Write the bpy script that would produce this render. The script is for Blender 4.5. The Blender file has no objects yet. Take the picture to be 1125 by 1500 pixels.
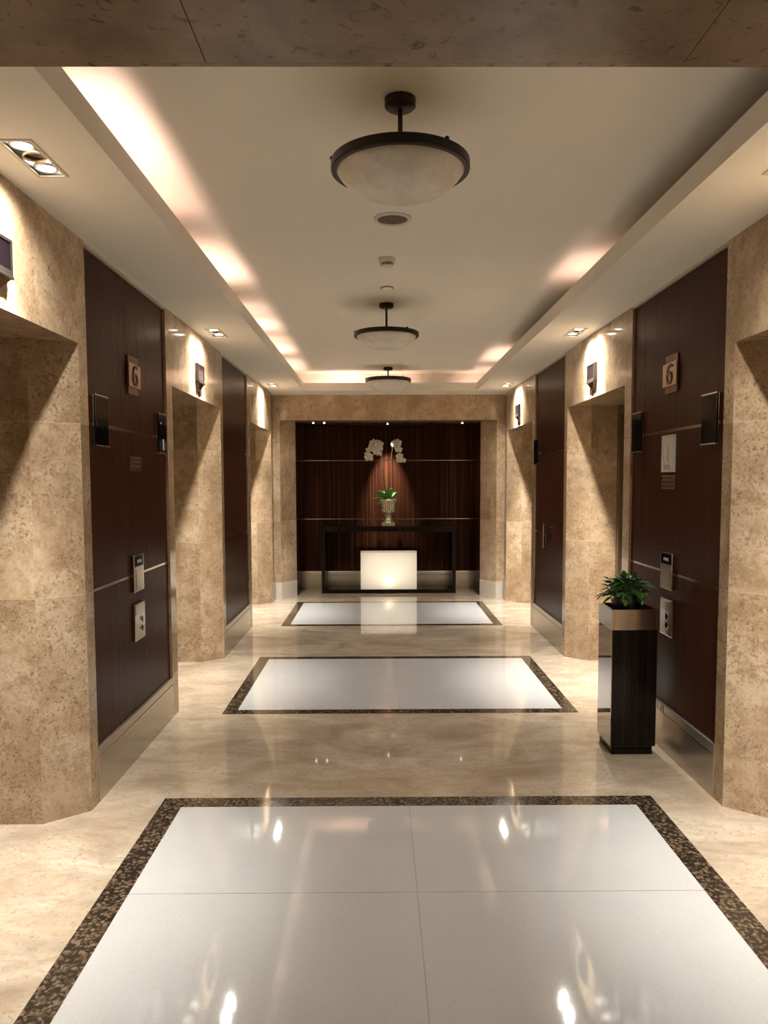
import bpy, bmesh, math, random
from mathutils import Vector, Matrix
random.seed(7)
C = bpy.context.scene.collection
PI = math.pi

# ------------------------------------------------------------------ helpers
def tag(o, label=None, cat=None, group=None, kind=None):
    if label: o['label'] = label
    if cat: o['category'] = cat
    if group: o['group'] = group
    if kind: o['kind'] = kind
    return o

def empty(name, loc, label=None, cat=None, group=None, rz=0.0, kind=None):
    o = bpy.data.objects.new(name, None)
    o.empty_display_size = 0.1
    C.objects.link(o)
    o.location = loc
    o.rotation_euler = (0, 0, rz)
    return tag(o, label, cat, group, kind)

class MB:
    """collects shapes and links them as one mesh object"""
    def __init__(self):
        self.bm = bmesh.new()
    def quad(self, pts):
        vs = [self.bm.verts.new(p) for p in pts]
        return self.bm.faces.new(vs)
    def box(self, x0, x1, y0, y1, z0, z1):
        x0, x1 = min(x0, x1), max(x0, x1); y0, y1 = min(y0, y1), max(y0, y1); z0, z1 = min(z0, z1), max(z0, z1)
        v = [self.bm.verts.new((x, y, z)) for z in (z0, z1) for y in (y0, y1) for x in (x0, x1)]
        for f in ((0, 2, 3, 1), (4, 5, 7, 6), (0, 1, 5, 4), (2, 6, 7, 3), (0, 4, 6, 2), (1, 3, 7, 5)):
            self.bm.faces.new([v[i] for i in f])
        return self
    def prism(self, poly, z0, z1):
        a = sum(poly[i][0]*poly[(i+1) % len(poly)][1]-poly[(i+1) % len(poly)][0]*poly[i][1] for i in range(len(poly)))
        if a < 0: poly = poly[::-1]
        b = [self.bm.verts.new((x, y, z0)) for x, y in poly]
        t = [self.bm.verts.new((x, y, z1)) for x, y in poly]
        n = len(poly)
        self.bm.faces.new(b[::-1]); self.bm.faces.new(t)
        for i in range(n):
            self.bm.faces.new((b[i], b[(i+1) % n], t[(i+1) % n], t[i]))
        return self
    def lathe(self, prof, c=(0, 0, 0), seg=48, rad=None):
        """prof: [(r,z)] bottom to top; r=0 ends close to a point. rad(angle, r, z) may modulate r"""
        rings = []
        for r, z in prof:
            if r < 1e-6:
                rings.append([self.bm.verts.new((c[0], c[1], c[2]+z))])
            else:
                ring = []
                for i in range(seg):
                    a = 2*PI*i/seg
                    rr = rad(a, r, z) if rad else r
                    ring.append(self.bm.verts.new((c[0]+rr*math.cos(a), c[1]+rr*math.sin(a), c[2]+z)))
                rings.append(ring)
        for A, B_ in zip(rings, rings[1:]):
            for i in range(seg):
                j = (i+1) % seg
                if len(A) == 1 and len(B_) == 1: continue
                if len(A) == 1: self.bm.faces.new((A[0], B_[j], B_[i]))
                elif len(B_) == 1: self.bm.faces.new((A[i], A[j], B_[0]))
                else: self.bm.faces.new((A[i], A[j], B_[j], B_[i]))
        return self
    def tube(self, pts, radii, seg=8):
        pts = [Vector(p) for p in pts]
        if not isinstance(radii, (list, tuple)): radii = [radii]*len(pts)
        rings = []
        for i, p in enumerate(pts):
            d = (pts[min(i+1, len(pts)-1)]-pts[max(i-1, 0)]).normalized()
            u = d.orthogonal().normalized() if i == 0 else (u - d*u.dot(d)).normalized()
            w = d.cross(u)
            rings.append([self.bm.verts.new(p+(u*math.cos(2*PI*k/seg)+w*math.sin(2*PI*k/seg))*radii[i]) for k in range(seg)])
        for A, B_ in zip(rings, rings[1:]):
            for k in range(seg):
                self.bm.faces.new((A[k], A[(k+1) % seg], B_[(k+1) % seg], B_[k]))
        self.bm.faces.new(rings[0][::-1]); self.bm.faces.new(rings[-1])
        return self
    def cyl(self, c, r, h, axis='z', seg=32, r2=None):
        """cylinder starting at c running +h along axis"""
        r2 = r if r2 is None else r2
        ax = {'x': Vector((1, 0, 0)), 'y': Vector((0, 1, 0)), 'z': Vector((0, 0, 1))}[axis]
        c = Vector(c)
        return self.tube([c, c+ax*h], [r, r2], seg)
    def torus(self, c, R, r, seg=48, rseg=12, sz=1.0):
        rings = []
        for i in range(seg):
            a = 2*PI*i/seg
            rings.append([self.bm.verts.new((c[0]+(R+r*math.cos(2*PI*k/rseg))*math.cos(a), c[1]+(R+r*math.cos(2*PI*k/rseg))*math.sin(a), c[2]+r*sz*math.sin(2*PI*k/rseg))) for k in range(rseg)])
        for i in range(seg):
            A, B_ = rings[i], rings[(i+1) % seg]
            for k in range(rseg):
                self.bm.faces.new((A[k], B_[k], B_[(k+1) % rseg], A[(k+1) % rseg]))
        return self
    def build(self, name, m, parent=None, bevel=0.0, smooth=False, world=False, segs=2, auto=None):
        """world=True: shapes were given in world coordinates, parent is unrotated"""
        bm = self.bm
        bmesh.ops.recalc_face_normals(bm, faces=bm.faces)
        if bevel > 0:
            es = [e for e in bm.edges if len(e.link_faces) == 2 and e.calc_face_angle(0) > 0.6]
            bmesh.ops.bevel(bm, geom=es, offset=bevel, segments=segs, affect='EDGES', profile=0.6, clamp_overlap=True)
        me = bpy.data.meshes.new(name)
        if smooth:
            for f in bm.faces: f.smooth = True
            lim = 0.7 if auto is None else auto
            for e in bm.edges:
                if len(e.link_faces) == 2 and e.calc_face_angle(0) > lim: e.smooth = False
        bm.to_mesh(me); bm.free()
        if world and parent is not None:
            me.transform(Matrix.Translation(-Vector(parent.location)))
        for x in (m if isinstance(m, (list, tuple)) else [m]): me.materials.append(x)
        o = bpy.data.objects.new(name, me)
        C.objects.link(o)
        if parent is not None: o.parent = parent
        return o

def copy_tree(o, parent=None):
    c = o.copy(); C.objects.link(c)
    if parent is not None: c.parent = parent
    for ch in [x for x in C.objects if x.parent == o]:
        copy_tree(ch, c)
    return c

def text_mesh(name, txt, size, depth, m, parent, mat4):
    cu = bpy.data.curves.new(name, 'FONT'); cu.body = txt; cu.size = size; cu.extrude = depth
    cu.align_x = 'CENTER'; cu.align_y = 'CENTER'
    t = bpy.data.objects.new(name+'_src', cu); C.objects.link(t)
    dg = bpy.context.evaluated_depsgraph_get()
    me = bpy.data.meshes.new_from_object(t.evaluated_get(dg))
    bpy.data.objects.remove(t); bpy.data.curves.remove(cu)
    me.transform(mat4); me.materials.clear(); me.materials.append(m); me.name = name
    o = bpy.data.objects.new(name, me); C.objects.link(o); o.parent = parent
    return o

# ------------------------------------------------------------------ materials
def new_mat(name):
    m = bpy.data.materials.new(name); m.use_nodes = True
    nt = m.node_tree
    return m, nt, nt.nodes['Principled BSDF']

def flat(name, col, rough=0.5, metal=0.0, emit=None, estr=0.0, coat=0.0, ior=None, spec=None, noise=0.04, nscale=30):
    m, nt, b = new_mat(name)
    b.inputs['Roughness'].default_value = rough
    b.inputs['Metallic'].default_value = metal
    if coat: b.inputs['Coat Weight'].default_value = coat; b.inputs['Coat Roughness'].default_value = 0.05
    if ior: b.inputs['IOR'].default_value = ior
    if spec is not None: b.inputs['Specular IOR Level'].default_value = spec
    tc = nt.nodes.new('ShaderNodeTexCoord')
    n = nt.nodes.new('ShaderNodeTexNoise'); n.inputs['Scale'].default_value = nscale; n.inputs['Detail'].default_value = 3
    nt.links.new(tc.outputs['Object'], n.inputs['Vector'])
    r = nt.nodes.new('ShaderNodeValToRGB')
    r.color_ramp.elements[0].position = 0.3; r.color_ramp.elements[1].position = 0.7
    r.color_ramp.elements[0].color = tuple(c*(1-noise) for c in col)+(1,)
    r.color_ramp.elements[1].color = tuple(min(1, c*(1+noise)) for c in col)+(1,)
    nt.links.new(n.outputs['Fac'], r.inputs['Fac'])
    nt.links.new(r.outputs['Color'], b.inputs['Base Color'])
    if emit:
        b.inputs['Emission Color'].default_value = tuple(emit)+(1,)
        b.inputs['Emission Strength'].default_value = estr
    return m

class NT:
    def __init__(s, nt): s.nt = nt
    def n(s, t, **k):
        x = s.nt.nodes.new(t)
        for a, v in k.items():
            if a.startswith('i_'): x.inputs[a[2:].replace('_', ' ')].default_value = v
            else: setattr(x, a, v)
        return x
    def l(s, a, b): s.nt.links.new(a, b)
    def math(s, op, a, b=None, c=None):
        x = s.nt.nodes.new('ShaderNodeMath'); x.operation = op
        for i, v in enumerate((a, b, c)):
            if v is None: continue
            if hasattr(v, 'is_linked'): s.l(v, x.inputs[i])
            else: x.inputs[i].default_value = v
        return x.outputs[0]
    def ramp(s, f, stops):
        r = s.nt.nodes.new('ShaderNodeValToRGB'); e = r.color_ramp.elements
        while len(e) < len(stops): e.new(0.5)
        for el, (p, c) in zip(e, stops):
            el.position = p; el.color = (tuple(c)+(1,)) if hasattr(c, '__len__') else (c, c, c, 1)
        s.l(f, r.inputs['Fac']); return r.outputs['Color']
    def mix(s, f, a, b, mode='MIX'):
        x = s.nt.nodes.new('ShaderNodeMix'); x.data_type = 'RGBA'; x.blend_type = mode
        for i, v in ((0, f), (6, a), (7, b)):
            if hasattr(v, 'is_linked'): s.l(v, x.inputs[i])
            else: x.inputs[i].default_value = v if i == 0 else tuple(v)+(1,)
        return x.outputs[2]
    def noise(s, vec, scale, detail=4, rough=0.55, dist=0.0):
        x = s.n('ShaderNodeTexNoise'); x.inputs['Scale'].default_value = scale; x.inputs['Detail'].default_value = detail
        x.inputs['Roughness'].default_value = rough; x.inputs['Distortion'].default_value = dist
        s.l(vec, x.inputs['Vector']); return x.outputs['Fac']
    def mapping(s, vec, scale=(1, 1, 1), loc=(0, 0, 0)):
        x = s.n('ShaderNodeMapping'); x.inputs['Scale'].default_value = scale; x.inputs['Location'].default_value = loc
        s.l(vec, x.inputs['Vector']); return x.outputs['Vector']

def wall_stone():
    """tan fossil limestone: courses meet the metal inlay heights, each slab has its own tone and grain"""
    m, nt, b = new_mat('fossil_limestone'); t = NT(nt)
    tc = t.n('ShaderNodeTexCoord'); geo = t.n('ShaderNodeNewGeometry')
    sp = t.n('ShaderNodeSeparateXYZ'); t.l(tc.outputs['Object'], sp.inputs[0])
    sn = t.n('ShaderNodeSeparateXYZ'); t.l(geo.outputs['True Normal'], sn.inputs[0])
    z = sp.outputs[2]
    zone = t.math('ADD', t.math('GREATER_THAN', z, 1.03), t.math('GREATER_THAN', z, 1.815))
    cell = t.math('FLOOR', t.math('MULTIPLY', sp.outputs[1], 1/0.7816))
    nx = t.math('ROUND', t.math('MULTIPLY', sn.outputs[0], 3.0)); ny = t.math('ROUND', t.math('MULTIPLY', sn.outputs[1], 3.0))
    cb = t.n('ShaderNodeCombineXYZ')
    t.l(t.math('ADD', zone, t.math('MULTIPLY', nx, 7.31)), cb.inputs[0]); t.l(cell, cb.inputs[1]); t.l(ny, cb.inputs[2])
    wn = t.n('ShaderNodeTexWhiteNoise'); t.l(cb.outputs[0], wn.inputs['Vector'])
    off = t.n('ShaderNodeVectorMath', operation='SCALE'); off.inputs['Scale'].default_value = 9.0
    t.l(wn.outputs['Color'], off.inputs[0])
    add = t.n('ShaderNodeVectorMath', operation='ADD'); t.l(tc.outputs['Object'], add.inputs[0]); t.l(off.outputs[0], add.inputs[1])
    v = add.outputs[0]
    base = t.ramp(t.noise(v, 3.2, 8, 0.6, 0.4), [(0.3, (0.31, 0.205, 0.115)), (0.5, (0.46, 0.335, 0.21)), (0.7, (0.59, 0.465, 0.32))])
    base = t.mix(t.ramp(t.noise(v, 14, 6, 0.65), [(0.47, 0.0), (0.68, 0.75)]), base, (0.31, 0.20, 0.11))
    vor = t.n('ShaderNodeTexVoronoi'); vor.inputs['Scale'].default_value = 16; vor.inputs['Randomness'].default_value = 1
    t.l(v, vor.inputs['Vector'])
    shell = t.ramp(vor.outputs['Distance'], [(0.10, 1.0), (0.2, 0.0)])
    base = t.mix(t.math('MULTIPLY', shell, 0.35), base, (0.62, 0.49, 0.33))
    fleck = t.ramp(t.noise(v, 74, 5, 0.7, 0.5), [(0.53, 0.0), (0.62, 1.0)])
    msk = t.ramp(t.noise(v, 4.5, 3), [(0.36, 0.3), (0.56, 1.0)])
    base = t.mix(t.math('MULTIPLY', t.math('MULTIPLY', fleck, msk), 0.85), base, (0.19, 0.115, 0.06))
    big = t.ramp(t.noise(v, 23, 5, 0.65, 0.7), [(0.56, 0.0), (0.64, 1.0)])
    base = t.mix(t.math('MULTIPLY', t.math('MULTIPLY', big, msk), 0.55), base, (0.22, 0.135, 0.07))
    wfl = t.ramp(t.noise(v, 64, 4, 0.6, 1.2), [(0.60, 0.0), (0.68, 1.0)])
    base = t.mix(t.math('MULTIPLY', wfl, 0.5), base, (0.68, 0.56, 0.41))
    tone = t.math('MULTIPLY_ADD', wn.outputs['Value'], 0.32, 0.82)
    tn = t.n('ShaderNodeCombineXYZ')
    for i in range(3): t.l(tone, tn.inputs[i])
    base = t.mix(1.0, base, tn.outputs[0], 'MULTIPLY')
    # hairline joints at the course heights
    j = None
    for h in (1.03, 1.815):
        d = t.math('LESS_THAN', t.math('ABSOLUTE', t.math('SUBTRACT', z, h)), 0.0016)
        j = d if j is None else t.math('MAXIMUM', j, d)
    base = t.mix(t.math('MULTIPLY', j, 0.55), base, (0.62, 0.5, 0.36))
    t.l(base, b.inputs['Base Color'])
    b.inputs['Roughness'].default_value = 0.11
    return m

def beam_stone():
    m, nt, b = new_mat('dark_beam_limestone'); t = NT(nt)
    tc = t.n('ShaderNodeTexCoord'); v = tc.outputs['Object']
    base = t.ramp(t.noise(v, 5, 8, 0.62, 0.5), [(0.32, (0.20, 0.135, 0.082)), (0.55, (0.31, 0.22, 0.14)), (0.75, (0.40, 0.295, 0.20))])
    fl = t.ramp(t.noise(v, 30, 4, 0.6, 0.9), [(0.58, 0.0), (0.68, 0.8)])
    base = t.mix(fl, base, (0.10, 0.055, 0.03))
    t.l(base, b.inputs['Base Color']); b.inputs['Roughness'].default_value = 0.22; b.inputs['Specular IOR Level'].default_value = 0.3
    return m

def floor_stone():
    m, nt, b = new_mat('polished_floor_marble'); t = NT(nt)
    tc = t.n('ShaderNodeTexCoord'); v = tc.outputs['Object']
    sp = t.n('ShaderNodeSeparateXYZ'); t.l(v, sp.inputs[0])
    st = t.mapping(v, (1.0, 1.7, 1.0))
    base = t.ramp(t.noise(st, 2.2, 8, 0.62, 0.7), [(0.3, (0.285, 0.22, 0.155)), (0.5, (0.425, 0.355, 0.27)), (0.72, (0.565, 0.495, 0.395))])
    vein = t.ramp(t.noise(t.mapping(v, (1.0, 2.6, 1.0)), 13, 9, 0.75, 0.8), [(0.5, 0.0), (0.64, 0.75)])
    base = t.mix(vein, base, (0.40, 0.27, 0.15))
    fl = t.ramp(t.noise(v, 48, 4, 0.6, 1.0), [(0.57, 0.0), (0.66, 0.65)])
    base = t.mix(fl, base, (0.30, 0.19, 0.10))
    def line(c, step, off, w):
        f = t.math('FRACT', t.math('MULTIPLY', t.math('ADD', c, off), 1/step))
        return t.math('LESS_THAN', f, w/step)
    j = t.math('MAXIMUM', line(sp.outputs[0], 1.1, 4.265, 0.003), line(sp.outputs[1], 0.7816, 2.0, 0.003))
    base = t.mix(t.math('MULTIPLY', j, 0.3), base, (0.36, 0.26, 0.17))
    t.l(base, b.inputs['Base Color']); b.inputs['Roughness'].default_value = 0.04; b.inputs['IOR'].default_value = 1.6
    return m

def quartz():
    m, nt, b = new_mat('white_quartz'); t = NT(nt)
    tc = t.n('ShaderNodeTexCoord'); v = tc.outputs['Object']
    c = t.ramp(t.noise(v, 160, 2), [(0.35, (0.45, 0.447, 0.435)), (0.65, (0.50, 0.497, 0.485))])
    c = t.mix(t.ramp(t.noise(v, 3, 3), [(0.4, 0.0), (0.7, 0.3)]), c, (0.54, 0.537, 0.525))
    t.l(c, b.inputs['Base Color']); b.inputs['Roughness'].default_value = 0.045
    return m

def granite():
    m, nt, b = new_mat('brown_granite'); t = NT(nt)
    tc = t.n('ShaderNodeTexCoord'); v = tc.outputs['Object']
    d = t.n('ShaderNodeVectorMath', operation='ADD')
    nz = t.n('ShaderNodeTexNoise'); nz.inputs['Scale'].default_value = 40; t.l(v, nz.inputs['Vector'])
    sc = t.n('ShaderNodeVectorMath', operation='SCALE'); sc.inputs['Scale'].default_value = 0.03
    t.l(nz.outputs['Color'], sc.inputs[0]); t.l(v, d.inputs[0]); t.l(sc.outputs[0], d.inputs[1])
    vo = t.n('ShaderNodeTexVoronoi'); vo.inputs['Scale'].default_value = 58; t.l(d.outputs[0], vo.inputs['Vector'])
    hs = t.n('ShaderNodeSeparateColor'); t.l(vo.outputs['Color'], hs.inputs[0])
    blob = t.ramp(vo.outputs['Distance'], [(0.36, 1.0), (0.62, 0.0)])
    bc = t.ramp(hs.outputs[0], [(0.0, (0.05, 0.032, 0.019)), (0.5, (0.115, 0.077, 0.045)), (1.0, (0.18, 0.13, 0.085))])
    c = t.mix(blob, (0.022, 0.016, 0.012), bc)
    c = t.mix(t.ramp(t.noise(v, 90, 3), [(0.6, 0.0), (0.7, 0.7)]), c, (0.012, 0.01, 0.008))
    t.l(c, b.inputs['Base Color']); b.inputs['Roughness'].default_value = 0.1
    return m

def wood(name, c0, c1, c2, rough=0.26, sx=26, coat=0.0, zs=0.5):
    m, nt, b = new_mat(name); t = NT(nt)
    tc = t.n('ShaderNodeTexCoord'); v = tc.outputs['Object']
    g = t.noise(t.mapping(v, (sx, sx, zs)), 1.0, 6, 0.62, 0.4)
    g2 = t.noise(t.mapping(v, (sx*6, sx*6, zs*3)), 1.0, 4, 0.6)
    c = t.ramp(g, [(0.32, c0), (0.52, c1), (0.74, c2)])
    c = t.mix(t.ramp(g2, [(0.45, 0.0), (0.7, 0.5)]), c, c0)
    t.l(c, b.inputs['Base Color']); b.inputs['Roughness'].default_value = rough
    b.inputs['Coat Weight'].default_value = coat; b.inputs['Coat Roughness'].default_value = 0.12
    b.inputs['Specular IOR Level'].default_value = 0.045
    return m

M = {}
M['stone'] = wall_stone()
M['beam'] = beam_stone()
M['floor'] = floor_stone()
M['quartz'] = quartz()
M['granite'] = granite()
M['wood'] = wood('dark_walnut_veneer', (0.042, 0.0142, 0.0082), (0.054, 0.0187, 0.0106), (0.068, 0.024, 0.0136), sx=44)
M['zebra'] = wood('striped_rosewood_veneer', (0.013, 0.0046, 0.003), (0.028, 0.0095, 0.0051), (0.10, 0.039, 0.0155), 0.34, 34, 0.0, 0.35)
M['wenge'] = wood('wenge_lacquer', (0.006, 0.004, 0.003), (0.012, 0.008, 0.006), (0.028, 0.018, 0.012), 0.2, 60, 0.25)
M['paint'] = flat('cream_ceiling_paint', (0.84, 0.81, 0.735), 0.75, noise=0.015, nscale=4)
M['joint'] = flat('grey_joint_filler', (0.25, 0.23, 0.20), 0.6)
M['board'] = flat('cove_shade_board', (0.22, 0.19, 0.16), 0.8)  # dark grey put in to deepen the shade inside the cove
M['trim'] = flat('pale_trim_paint', (0.58, 0.51, 0.40), 0.5)
M['steel'] = flat('brushed_champagne_steel', (0.50, 0.445, 0.375), 0.24, 0.8, noise=0.03, nscale=3)
M['litsteel'] = flat('floor_lit_steel', (0.66, 0.62, 0.55), 0.35, 0.25, noise=0.02, nscale=3)  # lighter copy of the steel, floor light put into its colour
M['chrome'] = flat('polished_chrome', (0.86, 0.82, 0.76), 0.14, 1.0, noise=0.01)
M['inlay'] = flat('polished_nickel_inlay', (0.72, 0.64, 0.55), 0.16, 1.0, noise=0.02)
M['black'] = flat('black_gloss_panel', (0.005, 0.005, 0.005), 0.08, 0.0, spec=0.12)
M['blackmatt'] = flat('black_recess', (0.008, 0.007, 0.006), 0.6)
M['bronze_dark'] = flat('dark_bronze', (0.014, 0.010, 0.008), 0.38, 0.5)
M['bronze'] = flat('warm_bronze', (0.34, 0.235, 0.155), 0.26, 0.85, noise=0.08)
M['bronze_deep'] = flat('deep_bronze', (0.13, 0.075, 0.045), 0.35, 0.8, noise=0.1)  # darker bronze for back plates, numeral and text lines
M['doorsteel'] = flat('door_frame_steel', (0.22, 0.185, 0.15), 0.3, 0.8)
M['doorleaf'] = wood('door_bronze_sheet', (0.16, 0.12, 0.085), (0.19, 0.145, 0.10), (0.22, 0.17, 0.12), 0.25, 60, 0.2)
M['violet'] = flat('violet_tinted_glass', (0.0022, 0.0012, 0.002), 0.12, 0.0, spec=0.25)
M['white'] = flat('white_enamel', (0.72, 0.69, 0.63), 0.4)
M['paper'] = flat('printed_notice_paper', (0.60, 0.55, 0.49), 0.55, noise=0.12, nscale=60)
M['ink'] = flat('dark_ink', (0.05, 0.045, 0.04), 0.6)
M['glyph'] = flat('white_lit_glyph', (0.7, 0.7, 0.68), 0.4, emit=(0.9, 0.95, 1.0), estr=0.15)
M['grille'] = flat('grey_speaker_cloth', (0.13, 0.095, 0.06), 0.8, noise=0.15, nscale=300)
M['gold'] = flat('antique_gold', (0.62, 0.54, 0.39), 0.3, 0.55, noise=0.18, nscale=25)
M['leaf'] = flat('orchid_leaf_green', (0.045, 0.14, 0.022), 0.3, noise=0.25, nscale=14)
M['petal'] = flat('white_orchid_petal', (0.74, 0.69, 0.61), 0.5, noise=0.06)
M['lip'] = flat('orchid_lip', (0.42, 0.24, 0.16), 0.5)
M['stem'] = flat('orchid_stem', (0.055, 0.04, 0.02), 0.5)
M['pothos'] = flat('pothos_leaf_green', (0.042, 0.115, 0.018), 0.36, noise=0.5, nscale=18)
M['pothos_stem'] = flat('pothos_stem_green', (0.07, 0.13, 0.03), 0.5)
M['soil'] = flat('dark_soil', (0.018, 0.012, 0.008), 0.9, noise=0.5, nscale=80)
M['pot'] = flat('black_plastic_pot', (0.012, 0.012, 0.011), 0.4)
M['pebble'] = flat('white_pebble', (0.62, 0.55, 0.48), 0.45)
M['lacquer'] = flat('smoked_mirror_steel', (0.62, 0.56, 0.50), 0.04, 1.0, noise=0.01)
M['lamp'] = flat('lit_lamp_face', (0.9, 0.9, 0.9), 0.4, emit=(1.0, 0.93, 0.82), estr=55.0)
M['lampdim'] = flat('small_lit_lamp_face', (0.9, 0.9, 0.9), 0.4, emit=(1.0, 0.9, 0.75), estr=14.0)
M['reflector'] = flat('pearl_lamp_ring', (0.75, 0.73, 0.70), 0.25, 0.3)
M['lampoff'] = flat('unlit_lamp_glass', (0.02, 0.018, 0.018), 0.15, 0.2)
M['goldring'] = flat('gold_gimbal_ring', (0.62, 0.50, 0.32), 0.25, 0.8)

def alabaster():
    m, nt, b = new_mat('veined_alabaster'); t = NT(nt)
    tc = t.n('ShaderNodeTexCoord'); v = tc.outputs['Object']
    c = t.ramp(t.noise(v, 9, 6, 0.6, 1.2), [(0.35, (0.70, 0.66, 0.59)), (0.55, (0.79, 0.755, 0.69)), (0.7, (0.84, 0.81, 0.75))])
    vein = t.ramp(t.noise(t.mapping(v, (1, 1, 1), (3, 1, 2)), 13, 6, 0.7, 2.5), [(0.48, 0.0), (0.5, 0.35), (0.52, 0.0)])
    c = t.mix(vein, c, (0.52, 0.46, 0.38))
    t.l(c, b.inputs['Base Color']); b.inputs['Roughness'].default_value = 0.35
    b.inputs['Transmission Weight'].default_value = 0.0
    return m
M['alabaster'] = alabaster()

def shade():
    m = bpy.data.materials.new('white_translucent_shade'); m.use_nodes = True
    nt = m.node_tree; t = NT(nt)
    for n in list(nt.nodes): nt.nodes.remove(n)
    out = t.n('ShaderNodeOutputMaterial'); df = t.n('ShaderNodeBsdfDiffuse'); tr = t.n('ShaderNodeBsdfTranslucent'); mx = t.n('ShaderNodeMixShader')
    tc = t.n('ShaderNodeTexCoord')
    c = t.ramp(t.noise(tc.outputs['Object'], 220, 2), [(0.3, (0.80, 0.76, 0.69)), (0.7, (0.85, 0.81, 0.74))])
    t.l(c, df.inputs[0]); t.l(c, tr.inputs[0])
    mx.inputs[0].default_value = 0.5
    t.l(df.outputs[0], mx.inputs[1]); t.l(tr.outputs[0], mx.inputs[2]); t.l(mx.outputs[0], out.inputs[0])
    return m
M['shade'] = shade()

# ------------------------------------------------------------------ dimensions (metres; camera stands at the origin, 1.55 m up)
XL, XR = -1.36, 1.63           # stone faces of the side walls
ZS, ZT, ZC, ZH = 2.659, 2.756, 2.89, 2.177   # soffit, top of cove lip, tray ceiling, lift opening head
SL, SR = -0.92, 1.212          # cove lips
YE = 10.06                     # end wall face
YN, YF = 1.95, 9.60            # tray near / far lips
PORT = {-1: [(2.01, 3.557), (5.144, 6.700), (8.207, 9.800)], 1: [(2.01, 3.563), (5.144, 6.700), (8.217, 9.840)]}

def wallx(s, d):               # a point d metres behind the face of wall s
    return (XL - d) if s < 0 else (XR + d)

# ------------------------------------------------------------------ floor
fl = tag(MB().box(-3.2, 3.4, -2.6, 11.3, -0.08, 0.0).build('floor', M['floor']), 'polished beige marble floor of the lift lobby', 'floor', kind='structure')
def inlay(x0, x1, y0, y1, bw, seam=None):
    xi0, xi1, yi0, yi1 = x0+bw, x1-bw, y0+bw, y1-bw
    zt = 0.0016
    b = MB()   # mitred border of four strips
    b.prism([(x0, y0), (x1, y0), (xi1, yi0), (xi0, yi0)], -0.02, zt)
    b.prism([(x0, y1), (x1, y1), (xi1, yi1), (xi0, yi1)], -0.02, zt)
    b.prism([(x0, y0), (xi0, yi0), (xi0, yi1), (x0, y1)], -0.02, zt)
    b.prism([(x1, y0), (xi1, yi0), (xi1, yi1), (x1, y1)], -0.02, zt)
    b.build('granite_border', M['granite'], fl)
    xm = (xi0+xi1)/2; g = 0.0012
    rows = [yi0, yi1] if seam is None else [yi0, seam, yi1]
    for xa, xb in ((xi0, xm), (xm, xi1)):
        for ya, yb in zip(rows, rows[1:]):
            MB().box(xa+(g if xa == xm else 0), xb-(g if xb == xm else 0), ya+(g if ya != yi0 else 0), yb-(g if yb != yi1 else 0), -0.02, zt).build('white_slab', M['quartz'], fl)
    MB().box(xm-g, xm+g, yi0, yi1, -0.02, 0.0004).build('slab_joint', M['joint'], fl)
inlay(-1.052, 1.332, 1.82, 3.69, 0.105, 2.81)
inlay(-1.052, 1.332, 5.06, 6.735, 0.09)
inlay(-1.052, 1.325, 8.19, 9.845, 0.09)

# ------------------------------------------------------------------ side walls
def side_wall(s, name, label):
    b = MB()
    P = PORT[s]
    D = 0.55
    # stone near the camera, then pier | opening with head | pier ...
    b.box(wallx(s, 0), wallx(s, D), -2.6, P[0][0]-0.13, 0, ZS+0.3)
    for i, (n, a) in enumerate(P):
        ca = 0.145; cx = 0.17
        pn = n-0.13 if i == 0 else n-0.135
        b.prism([(wallx(s, 0), pn), (wallx(s, 0), n), (wallx(s, cx), n+ca), (wallx(s, D), n+ca), (wallx(s, D), pn)], 0, ZH)
        b.prism([(wallx(s, 0), a+0.1), (wallx(s, 0), a), (wallx(s, cx), a-ca), (wallx(s, D), a-ca), (wallx(s, D), a+0.1)], 0, ZH)
        b.box(wallx(s, 0), wallx(s, D), pn, a+0.1, ZH, ZS+0.3)
    w = tag(b.build(name, M['stone']), label, 'wall', kind='structure')
    # timber bays between the lift surrounds
    bays = [(P[0][1]+0.1, P[1][0]-0.135), (P[1][1]+0.1, P[2][0]-0.135), (P[2][1]+0.1, YE+0.02)]
    lst = []
    for k, (y0, y1) in enumerate(bays):
        f = 0.014
        zs = [(0.262, 1.018), (1.032, 1.821), (1.836, 2.641)]
        ps = []
        for z0, z1 in zs:
            ps.append(MB().box(wallx(s, f), wallx(s, 0.06), y0+0.006, y1-0.006, z0, z1).build('wood_panel', M['wood'], w, 0.0015))
        for z0, z1 in ((1.018, 1.032), (1.821, 1.836)):
            MB().box(wallx(s, f+0.003), wallx(s, 0.06), y0+0.006, y1-0.006, z0, z1).build('metal_inlay', M['inlay'], w)
        MB().box(wallx(s, 0.03), wallx(s, 0.07), y0, y1, 0.0, ZS).build('backing_board', M['blackmatt'], w)
        MB().box(wallx(s, 0.0), wallx(s, 0.06), y0, y1, 2.645, ZS).build('head_trim', M['trim'], w)
        lst.append(ps)
    return w, bays, lst

wl, baysL, panL = side_wall(-1, 'wall_left', 'tan limestone side wall on the left with dark timber bays')
wr, baysR, panR = side_wall(1, 'wall_right', 'tan limestone side wall on the right with dark timber bays')

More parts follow.
